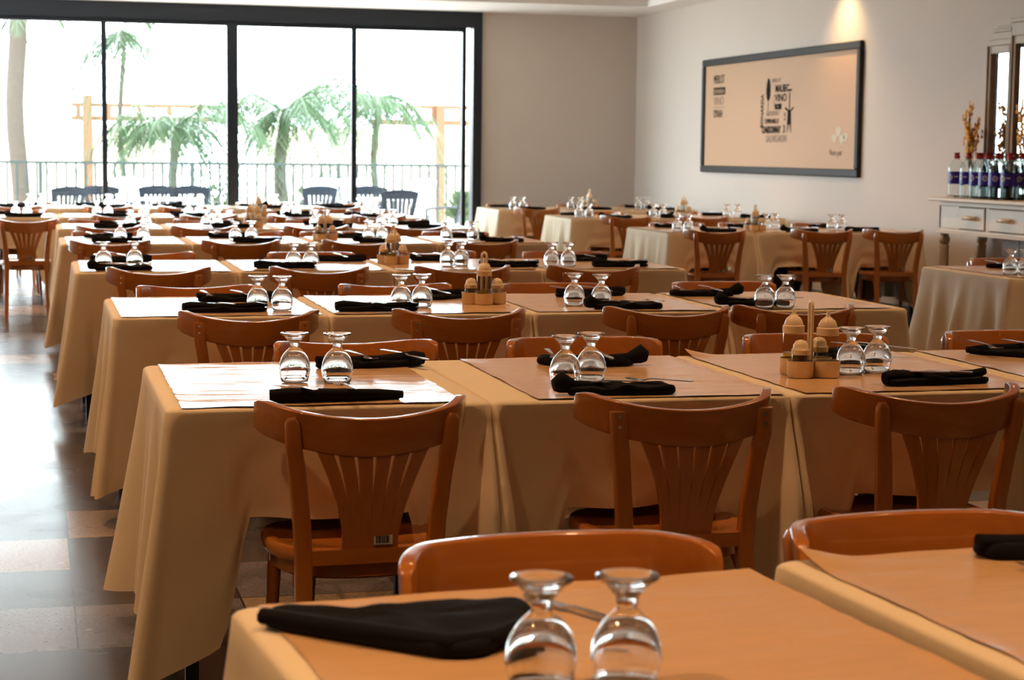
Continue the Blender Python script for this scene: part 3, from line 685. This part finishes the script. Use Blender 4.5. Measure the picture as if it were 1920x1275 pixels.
# ------------------------------------------------------------------ picture on the right wall
pic = thing('framed_board', 'large framed beige board with black wine lettering on the right wall', 'picture', (XW, 19.56, 1.18), -PI / 2)
W_, H_ = 4.08, 1.24
MB().box(.05, W_ - .05, -.022, -.004, .05, H_ - .05).build('board', M_panel, pic, 0)
fr = MB()
fr.box(0, W_, -.045, -.002, 0, .075); fr.box(0, W_, -.045, -.002, H_ - .075, H_); fr.box(0, .075, -.045, -.002, .075, H_ - .075); fr.box(W_ - .075, W_, -.045, -.002, .075, H_ - .075)
fr.build('frame', M_picf, pic, 0, .012)
YT = -.0235
def T(txt, x, z, size, sx=1, m=M_ink, rz=0, bold=.0): return text_mb(txt, size, m, 'lettering', pic, x, YT, z, rz, sx, bold)
T('MERLOT', .33, .97, .13, .66); 
bk = MB().box(.33, .68, -.0245, -.0225, .845, .925).build('lettering_block', M_ink, pic, 0)
text_mb('BONARDA', .072, M_panel, 'lettering', pic, .35, -.0255, .858, 0, .88)
T('VINO', .34, .735, .13, .95, M_ink2); MB().box(.33, .67, -.0245, -.0225, .705, .712).build('ruling_line', M_ink2, pic, 0)
T('SYRAH', .345, .60, .12, .72)
# word cluster
T('BONARDA', 1.775, .47, .095, .75, M_ink, -PI / 2, .002)
T('MERLOT', 1.985, .93, .055, 1.1, M_ink2); T('MALBEC', 2.08, .83, .10, .95, M_ink, 0, .002); T('VINO', 2.08, .735, .105, 1.15, M_ink, 0, .001)
T('ROSE', 2.08, .66, .07, 1.0, M_ink, 0, .005); T('CABERNET', 1.86, .595, .07, 1.0, M_ink2); T('TEMPRANILLO', 1.82, .515, .072, .78); T('CHARDONNAY', 1.75, .42, .098, .70, M_ink, 0, .003)
T('SYRAH', 2.04, .80, .04, 1, M_ink2, PI / 2); T('3', 2.30, .42, .11, .9, M_ink, 0, .002); T('SAUVIGNON', 1.86, .325, .105, .88, M_ink2, 0, .001); T('2015', 2.325, .62, .05, .8, M_ink, PI / 2)
ic = MB()  # wine glass and corkscrew emblems
def flat(poly): 
    k = len(ic.v); ic.v += [(x, -.0245, z) for x, z in poly] + [(x, -.0228, z) for x, z in poly]; n = len(poly)
    ic.f += [tuple(range(k, k + n)), tuple(reversed(range(k + n, k + 2 * n)))] + [(k + i, k + (i + 1) % n, k + n + (i + 1) % n, k + n + i) for i in range(n)]
flat([(1.90 + .055 * math.cos(a) * (1 - .15 * math.sin(a)), .86 + .115 * math.sin(a)) for a in [i * PI / 12 for i in range(24)]])
flat([(1.896, .76), (1.904, .76), (1.904, .61), (1.896, .61)]); flat([(1.865, .595), (1.935, .595), (1.91, .61), (1.89, .61)])
flat([(2.44, .82), (2.46, .82), (2.46, .66), (2.44, .66)]); flat([(2.40, .83), (2.50, .83), (2.50, .85), (2.40, .85)])
flat([(2.41, .62), (2.45, .66), (2.49, .62), (2.50, .50), (2.40, .50)]); flat([(2.40, .50), (2.415, .50), (2.405, .42), (2.395, .42)]); flat([(2.485, .50), (2.50, .50), (2.505, .42), (2.495, .42)]); flat([(2.44, .50), (2.46, .50), (2.45, .43)])
flat([(2.33, .66), (2.36, .675), (2.43, .64), (2.42, .625)]); flat([(2.47, .64), (2.55, .675), (2.56, .66), (2.48, .625)])
ic.build('wine_emblems', M_ink, pic, 0)
sk = MB(); ic = sk
for cx_, cz_, r_ in ((3.62, .42, .06), (3.53, .36, .05), (3.70, .35, .055), (3.78, .37, .05)): flat([(cx_ + r_ * math.cos(a) * (1 + .2 * math.sin(3 * a)), cz_ + r_ * .8 * math.sin(a)) for a in [i * PI / 8 for i in range(16)]])
sk.build('faint_sketch', M_pale, pic, 0)
T('Vinos por', 3.42, .20, .085, .85, M_ink2, .0)
# ------------------------------------------------------------------ sideboard, mirror, bottles, flowers
SX0, SX1, SY0, SY1 = 6.86, 7.27, 11.3, 13.15
sb = thing('sideboard', 'cream painted antique sideboard with two drawers and turned legs', 'sideboard', (0, 0, 0))
MB().box(SX0 - .05, SX1, SY0 - .06, SY1 + .07, 1.035, 1.065).build('top_board', M_cream, sb, 0, .008)
f = MB(); f.box(SX0 + .02, SX1, SY0, SY1, 1.0, 1.035); f.box(SX0 + .02, SX1, SY0, SY1, .80, .825); f.box(SX1 - .02, SX1, SY0, SY1, .825, 1.0); f.box(SX0 + .02, SX1, SY1 - .03, SY1, .825, 1.0); f.box(SX0 + .02, SX1, SY0, SY0 + .03, .825, 1.0)
f.box(SX0 + .02, SX0 + .05, 12.37, 12.42, .825, 1.0); f.box(SX0 + .02, SX0 + .05, 12.83, SY1, .825, 1.0); f.box(SX0, SX1, SY0 - .02, SY1 + .02, .785, .80)
f.build('carcase', M_cream, sb, 0, .004)
MB().box(7.00, 7.24, SY1 + .0, SY1 + .05, .84, 1.03).build('side_bracket', M_cream, sb, 0, .005)
for y0, y1 in ((12.43, 12.82), (11.85, 12.36), (11.36, 11.83)):
    dr = MB().box(SX0 + .012, SX0 + .3, y0, y1, .83, .995).build('drawer', M_cream, sb, 0, .006)
    yc = (y0 + y1) / 2
    MB().tube([(SX0 - .012, yc - .085, .915), (SX0 - .02, yc - .07, .918), (SX0 - .022, yc, .92), (SX0 - .02, yc + .07, .918), (SX0 - .012, yc + .085, .915)], [.010, .016, .018, .016, .010], n=10).build('handle', M_knob, dr, 60)
for x, y in ((SX0 + .045, SY1 - .05), (SX0 + .045, SY0 + .05), (SX1 - .04, SY1 - .05), (SX1 - .04, SY0 + .05)):
    MB().lathe([(.030, 0), (.022, .03), (.030, .06), (.022, .10), (.030, .20), (.036, .45), (.038, .60), (.034, .66), (.040, .685), (.030, .70), (.042, .72), (.042, .75), (.030, .765), (.038, .785), (.038, .80)], 20, (x, y, 0)).build('turned_leg', M_creamd, sb, 50)
MB().box(SX0, SX1, SY0, SY1, .12, .15).build('bottom_shelf', M_cream, sb, 0, .004)
for k, (y0, y1) in enumerate(((12.75, 12.5), (12.49, 12.12), (12.11, 11.75), (11.74, 11.4))):
    MB().box(SX1 - .06, SX1 - .03, y1, y0, .15, .785).build('back_panel', M_bluep, sb, 0, .003)
mr = thing('dressing_mirror', 'cream three-part mirror with stepped frame behind the water bottles', 'mirror', (0, 0, 0))
def wing(y0, y1, x0, x1, z0, z1, arch):
    # frame between far end (y1) and near end (y0); x0/x1 are wall distances at those ends
    def P(u, o, z): return (x0 + (x1 - x0) * u - o, y0 + (y1 - y0) * u, z)
    def bar(u0, u1, za, zb, dp=.04):
        v = [P(u, o, z) for z in (za, zb) for u in (u0, u1) for o in (0, dp)]
        return v, [(0, 1, 3, 2), (4, 6, 7, 5), (0, 4, 5, 1), (2, 3, 7, 6), (0, 2, 6, 4), (1, 5, 7, 3)]
    m = MB(); fw = .045 / abs(y1 - y0)
    for a in (bar(0, fw, z0, z1), bar(1 - fw, 1, z0, z1), bar(fw, 1 - fw, z0, z0 + .05), bar(fw, 1 - fw, z1 - .06, z1)): m.add(*a)
    m.add(*bar(0, fw * .35, z0, z1, .055)); m.add(*bar(1 - fw * .35, 1, z0, z1, .055))
    if arch:
        m.add(*bar(0, .88, z1, z1 + .045, .05)); m.add(*bar(0, .78, z1 + .045, z1 + .10, .045)); m.add(*bar(0, .70, z1 + .10, z1 + .125, .05)); m.add(*bar(0, .62, z1 + .125, z1 + .145, .04))
    else: m.add(*bar(0, 1, z1, z1 + .10, .05)); m.add(*bar(0, 1, z1 + .10, z1 + .13, .065))
    m.build('frame', M_creamd, mr, 0, .004)
    g = MB(); v = [P(u, o, z) for z in (z0 + .05, z1 - .06) for u in (fw, 1 - fw) for o in (.01, .014)]
    g.add(v, [(0, 1, 3, 2), (4, 6, 7, 5), (0, 4, 5, 1), (2, 3, 7, 6), (0, 2, 6, 4), (1, 5, 7, 3)]).build('mirror_glass', M_mirror, mr, 0)
wing(12.78, 13.14, 7.285, 7.285, 1.07, 2.24, True)
wing(11.75, 12.77, 7.285, 7.285, 1.07, 2.30, False)
def make_water():
    t = thing('water_bottle', 'x', 'bottle')
    r = .066
    MB().lathe([(0, .004), (.030, 0), (r - .004, .004), (r, .02), (r, .225), (r - .003, .245), (r - .026, .275), (.016, .295), (.014, .300), (.014, .315), (.0125, .315), (.0125, .300), (r - .028, .274), (r - .0045, .244), (r - .0015, .22), (r - .0015, .02), (.03, .006), (0, .009)], 24).build('clear_body', M_pet, t, 50)
    lbo = MB().lathe([(r + .0008, .105), (r + .0008, .20)], 28).build('label_band', M_label, t, 60)
    for aa in (PI + .35, PI + 2.4, PI - 1.7):
        em = MB()
        for k in range(16):
            a0, a1 = 2 * PI * k / 16, 2 * PI * (k + 1) / 16
            q = []
            for a, rr in ((a0, .016), (a1, .016), (a1, .021), (a0, .021)):
                th = aa + rr * math.cos(a) / r; q.append(((r + .0016) * math.cos(th), (r + .0016) * math.sin(th), .155 + rr * math.sin(a)))
            em.add(q, [(0, 1, 2, 3)])
        for z0, z1, w_ in ((.150, .154, .009), (.1575, .161, .006)):
            q = [((r + .0016) * math.cos(aa + s * w_ / r), (r + .0016) * math.sin(aa + s * w_ / r), z) for s, z in ((-1, z0), (1, z0), (1, z1), (-1, z1))]; em.add(q, [(0, 1, 2, 3)])
        for k in range(5):
            th = aa + (.035 + k * .006) / r; q = [((r + .0016) * math.cos(th + s * .0022 / r), (r + .0016) * math.sin(th + s * .0022 / r), z) for s, z in ((-1, .157), (1, .157), (1, .166), (-1, .166))]; em.add(q, [(0, 1, 2, 3)])
        em.build('label_print', M_wlab, lbo, 0)
    MB().lathe([(.0235, .300), (.0235, .322), (.017, .328), (.021, .334), (.021, .346), (0, .347)], 20).build('cap', M_red, t, 50)
    return t
WB = make_water()
wpos = [(6.93, 12.99), (6.93, 12.80), (6.935, 12.66), (7.07, 12.87), (7.08, 12.28), (6.935, 12.52), (7.075, 12.73), (7.205, 12.80), (6.935, 12.37), (7.075, 12.58), (6.94, 12.20), (7.075, 12.42)]
wl = ['leftmost, standing apart at the sideboard end', 'front row, second from left', 'front row, third from left', 'second row, behind the second front bottle', 'second row, furthest right of all', 'front row, fourth from left', 'second row, behind the fourth front bottle',
      'rearmost, close to the mirror', 'front row, fifth from left', 'second row, behind the fifth front bottle', 'front row, at the right edge', 'second row, at the right edge']
for (x, y), s in zip(wpos, wl): place(WB, (x, y, 1.066), random.uniform(-.5, .5), 'clear water bottle with blue label and red cap, ' + s, 'water bottles on the sideboard')
def flowers(x, y, seed, label):
    rng = random.Random(seed); t = thing('orchid_vase', label, 'flowers', (x, y, 1.066))
    MB().lathe([(0, .002), (.030, 0), (.034, .01), (.022, .10), (.018, .17), (.024, .20), (.022, .20), (.016, .17), (.020, .10), (.030, .012), (0, .01)], 20).build('vase', M_thin, t, 50)
    s = MB(); p = MB()
    for k in range(4):
        a = rng.uniform(0, 6.28); top = Vector((.03 * math.cos(a), .05 * math.sin(a) , .72 - .06 * k))
        pts = [Vector((0, 0, .02)).lerp(top, q) + Vector((0, .03 * math.sin(q * 3), 0)) for q in (0, .3, .6, .8, 1)]
        s.tube(pts, .0025, n=5)
        for j in range(20):
            q = .55 + .45 * j / 19; c = Vector((0, 0, .02)).lerp(top, q) + Vector((rng.uniform(-.04, .03), rng.uniform(-.06, .06), 0))
            for m_ in range(5):
                th = m_ * 2 * PI / 5 + rng.random(); ti = rng.uniform(-.8, .8); L_ = .044
                d = Vector((math.cos(th) * .5 * math.cos(ti), math.cos(th), math.sin(th))).normalized(); e = d.cross(Vector((1, .2, ti))).normalized() * .014
                p.add([c, c + d * L_ * .55 + e, c + d * L_ + Vector((-.006, 0, 0)), c + d * L_ * .55 - e], [(0, 1, 2, 3)])
    for k in range(3):
        a = rng.uniform(0, 6.28); s.tube([(0, 0, .12), (.02 * math.cos(a), .05 * math.sin(a), .26), (.04 * math.cos(a), .12 * math.sin(a), .33)], [.003, .007, .002], [.002, .003, .001], 6)
    s.build('stems', M_stem, t, 50); p.build('blossoms', M_petal, t, 0)
flowers(7.12, 13.10, 3, 'yellow-orange orchids in a vase left of the mirror')
flowers(7.215, 12.48, 9, 'olive-yellow orchids in a vase before the main mirror, right edge')
# ------------------------------------------------------------------ terrace and garden
TZ = -.02
struct('terrace', MB().box(-9, 16, YW + .12, 33.4, -.25, TZ), M_terr)
tag(bpy.data.objects['terrace'], 'pale paved terrace outside the windows', 'terrace', kind='structure')
gd = MB().box(-40, 45, 33.4, 70, -1.2, -.6).build('garden_ground', mat('dry_ground', (.5, .43, .33), .9), None, 0); tag(gd, 'pale garden ground beyond the railing', 'ground', kind='structure')
rl = thing('railing', 'dark green metal railing with thin balusters along the terrace', 'railing', (0, 0, 0))
MB().box(-5, 12, 33.0, 33.05, 1.09, 1.14).build('handrail', mat('dark_green_metal', (.012, .022, .018), .5), rl, 0)
MB().box(-5, 12, 33.01, 33.04, 0.0, .03).build('bottom_rail', bpy.data.materials['dark_green_metal'], rl, 0)
ba = MB().box(-.02, .02, -.012, .012, .03, 1.10).build('baluster', bpy.data.materials['dark_green_metal'], rl, 0); ba.location = (-2.4, 33.025, 0)
for k in range(1, 62):
    q = ba.copy(); C.objects.link(q); q.parent = rl; q.location = (-2.4 + k * .165, 33.025, 0)
for k in range(5):
    MB().box(-2.5 + k * 2.6, -2.43 + k * 2.6, 32.98, 33.05, TZ, 1.10).build('post', bpy.data.materials['dark_green_metal'], rl, 0)
def plastic_chair(m, hb, nm):
    t = thing('patio_chair', 'x', 'chair')
    S = MB(); pts = 15
    # back: frame of a top band, side uprights, slats; shaped fan
    def bk(u, z): # u -1..1
        wv = .19 + .075 * (z - .42) / .42
        return (u * wv, -.20 - .18 * (z - .42) - .0 + .05 * u * u, z)
    def panel(u0, u1, z0, z1, n=6, arch=0):
        vs = []
        for j in range(2):
            for i in range(n + 1):
                u = u0 + (u1 - u0) * i / n; z = (z0, z1)[j] + (arch * (1 - u * u) if j else 0)
                p = bk(u, z); vs += [(p[0], p[1] - .008, p[2]), (p[0], p[1] + .008, p[2])]
        N_ = 2 * (n + 1); fs = []
        for i in range(n):
            a = 2 * i; fs += [(a, a + 2, N_ + a + 2, N_ + a), (a + 1, N_ + a + 1, N_ + a + 3, a + 3), (N_ + a, N_ + a + 2, N_ + a + 3, N_ + a + 1), (a, a + 1, a + 3, a + 2)]
        fs += [(0, N_, N_ + 1, 1), (2 * n, 2 * n + 1, N_ + 2 * n + 1, N_ + 2 * n)]
        S.add(vs, fs)
    panel(-1, 1, hb - .13, hb - .04, 10, .04); panel(-1, 1, .44, .55, 8)
    panel(-1, -.72, .55, hb - .13, 3); panel(.72, 1, .55, hb - .13, 3)
    for k in range(5): u = -.50 + k * .25; panel(u - .07, u + .07, .55, hb - .13, 1)
    S.build('backrest', m, t, 40)
    MB().prism([(-.21, -.2), (.21, -.2), (.25, .22), (.18, .25), (-.18, .25), (-.25, .22)], .40, .425).build('seat', m, t, 40, .008)
    for sx in (-1, 1):
        MB().tube([(sx * .25, -.24, .64), (sx * .28, -.1, .65), (sx * .285, .18, .63), (sx * .27, .24, .60)], [.02, .028, .028, .02], .010, 8).build('armrest', m, t, 50)
        MB().tube([(sx * .29, .27, 0), (sx * .27, .235, .4), (sx * .272, .23, .61)], [.022, .026, .02], .012, 8, up=(0, 1, 0)).build('front_leg', m, t, 50)
        MB().tube([(sx * .27, -.32, 0), (sx * .22, -.22, .42)], [.022, .026], .012, 8, up=(0, 1, 0)).build('rear_leg', m, t, 50)
    return t
PD = plastic_chair(M_dgrey, .88, 'd'); PW = plastic_chair(M_wplas, .97, 'w')
for pr_, x, y, a, lb, gr in ((PD, .36, 25.6, .5, 'dark grey plastic patio chair outside the left window pane', 1), (PD, 1.00, 26.3, -.4, 'dark grey patio chair just right of the thin left mullion', 1), (PD, 1.66, 26.6, .15, 'dark grey patio chair, slotted back to camera, second window pane', 1), (PD, 2.24, 26.6, -.3, 'dark grey patio chair left of the thick window post', 1),
                             (PD, 3.99, 26.7, .1, 'dark grey patio chair outside third pane, before the white chair', 1), (PD, 4.83, 27.1, -.1, 'dark grey patio chair right of the third mullion, rear one', 1), (PD, 4.76, 24.6, .05, 'dark grey patio chair outside right pane, back to camera', 1), (PD, 5.36, 24.3, 1.35, 'dark grey patio chair seen side-on, outside the right pane', 1),
                             (PW, 1.40, 28.5, .0, 'white plastic patio chair behind the dark chairs, second pane', 0), (PW, 4.30, 28.6, .1, 'white plastic patio chair with arched back, third pane', 0), (PW, 4.80, 28.8, .0, 'white plastic patio chair beside the third mullion', 0), (PW, 5.79, 28.5, .6, 'white plastic patio chair outside the right pane, rear', 0)):
    place(pr_, (x, y, TZ), a, lb, 'dark plastic patio chairs' if gr else 'white plastic patio chairs')
def ptable(x, y, lb):
    t = thing('patio_table', lb, 'table', (x, y, TZ), 0, 'white patio tables')
    MB().lathe([(0, .70), (.43, .70), (.45, .705), (.45, .72), (.43, .725), (0, .725)], 36).build('tabletop', M_wplas, t, 50)
    for k in range(4):
        a = PI / 4 + k * PI / 2; MB().tube([(.33 * math.cos(a), .33 * math.sin(a), 0), (.28 * math.cos(a), .28 * math.sin(a), .70)], [.02, .03], n=8).build('leg', M_wplas, t, 60)
ptable(1.78, 25.3, 'round white patio table outside the second window pane'); ptable(4.85, 25.75, 'round white patio table outside, between the dark chairs at right')
def palm(x, y, z0, zc, n, L, seed, label, tr=.11):
    rng = random.Random(seed); t = thing('palm_tree', label, 'tree', (x, y, z0), 0, 'palms beyond the railing')
    H = zc - z0; pts = [(.05 * math.sin(k), .0, H * k / 8) for k in range(9)]
    MB().tube(pts, [tr * 1.2] + [tr] * 7 + [tr * .8], n=12).build('trunk', M_trunk, t, 60)
    for k in range(n):
        m = MB()
        az = 2 * PI * k / n + rng.uniform(-.25, .25); el = rng.uniform(-.15, 1.2); ln = L * rng.uniform(.8, 1.15)
        d = Vector((math.cos(az), math.sin(az), 0)); P = []
        for j in range(13):
            s = j / 12; P.append(Vector((0, 0, H)) + d * (ln * s * (1 - .18 * s)) + Vector((0, 0, ln * (math.sin(el) * s * 1.0 - 1.25 * s * s * (.65 + .6 * (1.3 - el))))))
        m.tube(P, [.018 * (1 - .8 * j / 12) + .002 for j in range(13)], n=5)
        side = d.cross(Vector((0, 0, 1)))
        for j in range(1, 34):
            s = j / 34 * 11.99; i = int(s); p = P[i].lerp(P[i + 1], s - i); tn = (P[i + 1] - P[i]).normalized()
            ll = ln * .36 * math.sin(PI * min(1, (j / 34) * .85 + .12)) ** .7
            for sg in (-1, 1):
                q = (side * sg * .75 + tn * .55 + Vector((0, 0, -.7 + rng.uniform(-.4, .3)))).normalized(); w = tn * .011
                e = p + q * ll + Vector((0, 0, -.12 * ll)); md = p + q * ll * .5
                m.add([p - w * .5, md - w, e, md + w, p + w * .5], [(0, 1, 2, 3, 4)])
        m.build('frond', M_leaf, t, 0)
palm(2.62, 35.6, -.6, 1.75, 22, 2.2, 1, 'feathery palm with drooping fronds outside the second window pane', .09)
palm(4.72, 36.0, -.6, 2.1, 26, 2.4, 2, 'feathery palm with a visible trunk outside the third window pane', .12)
palm(6.75, 37.0, -.6, 2.4, 18, 2.3, 3, 'palm fronds reaching across the right window pane', .07)
palm(1.72, 37.0, -.6, 3.6, 12, 2.0, 4, 'tall slender palm whose high fronds hang in the second pane', .05)
palm(-.25, 35.5, -.6, 3.9, 7, 1.5, 5, 'thick brown palm trunk at the far left window edge', .17)
def bush(x, y, z, sx, sz, n, seed, label, pot=False):
    rng = random.Random(seed); t = thing('shrub', label, 'plant', (x, y, z), 0); m = MB()
    for k in range(n):
        a = rng.uniform(0, 2 * PI); el = rng.uniform(.1, 1.4); r = rng.uniform(.4, 1)
        c = Vector((math.cos(a) * math.cos(el) * sx * r, math.sin(a) * math.cos(el) * sx * r, math.sin(el) * sz * r + .1)); d = (c - Vector((0, 0, .05))).normalized(); e = d.cross(Vector((rng.random(), rng.random(), .3))).normalized()
        L_ = rng.uniform(.10, .2); m.add([c - d * L_ * .5, c + e * .025, c + d * L_ * .5, c - e * .025], [(0, 1, 2, 3)])
    m.build('leaves', M_leaf, t, 0)
    s = MB()
    for k in range(9): a = k * .7; s.tube([(0, 0, -.0), (math.cos(a) * sx * .6, math.sin(a) * sx * .6, sz * .7)], .008, n=5)
    s.build('stems', M_stem, t, 50)
    if pot: MB().prism([(-.35, -.2), (.35, -.2), (.35, .2), (-.35, .2)], -.28, .04).build('planter', M_terr, t, 0)
bush(6.15, 26.6, TZ + .28, .33, .42, 260, 1, 'spiky green plant in a low stone planter at the right window edge', True)
bush(3.35, 34.6, -.6, .8, 1.25, 700, 2, 'leafy green shrub behind the railing, left of thick window post')
bush(.25, 34.4, -.6, .5, .9, 350, 3, 'green shrub behind the railing at the far left')
bush(5.2, 34.8, -.6, .7, 1.4, 600, 4, 'dense green shrub behind the railing beside the palm trunk')
# neighbouring building and pergola
hb = thing('garden_building', 'pale rendered building wall with timber pergola beams behind the palms', 'building', (0, 0, 0))
MB().box(-8, 3.2, 46, 47, -.6, 1.9).build('rendered_wall', M_wallo, hb, 0); MB().box(5.5, 20, 46, 47, -.6, 1.95).build('rendered_wall', M_wallo, hb, 0)
bm_ = MB(); bm_.box(.9, 4.6, 44.5, 44.6, 2.0, 2.12); bm_.box(.9, 4.6, 44.5, 44.6, 2.32, 2.42)
for k in range(6): bm_.box(1.0 + k * .7, 1.12 + k * .7, 44.5, 44.6, 2.12, 2.32)
bm_.box(8.0, 14, 44.5, 44.62, 2.0, 2.14); bm_.box(8.0, 14, 44.5, 44.62, 2.40, 2.5)
for k in range(9): bm_.box(8.1 + k * .7, 8.22 + k * .7, 44.5, 44.6, 2.14, 2.40)
bm_.build('pergola_beams', M_beam, hb, 0)
MB().box(1.15, 1.38, 44.3, 44.5, -.6, 2.6).build('pergola_post', M_beam, hb, 0); MB().box(9.6, 9.8, 44.3, 44.5, -.6, 2.5).build('pergola_post', M_beam, hb, 0)
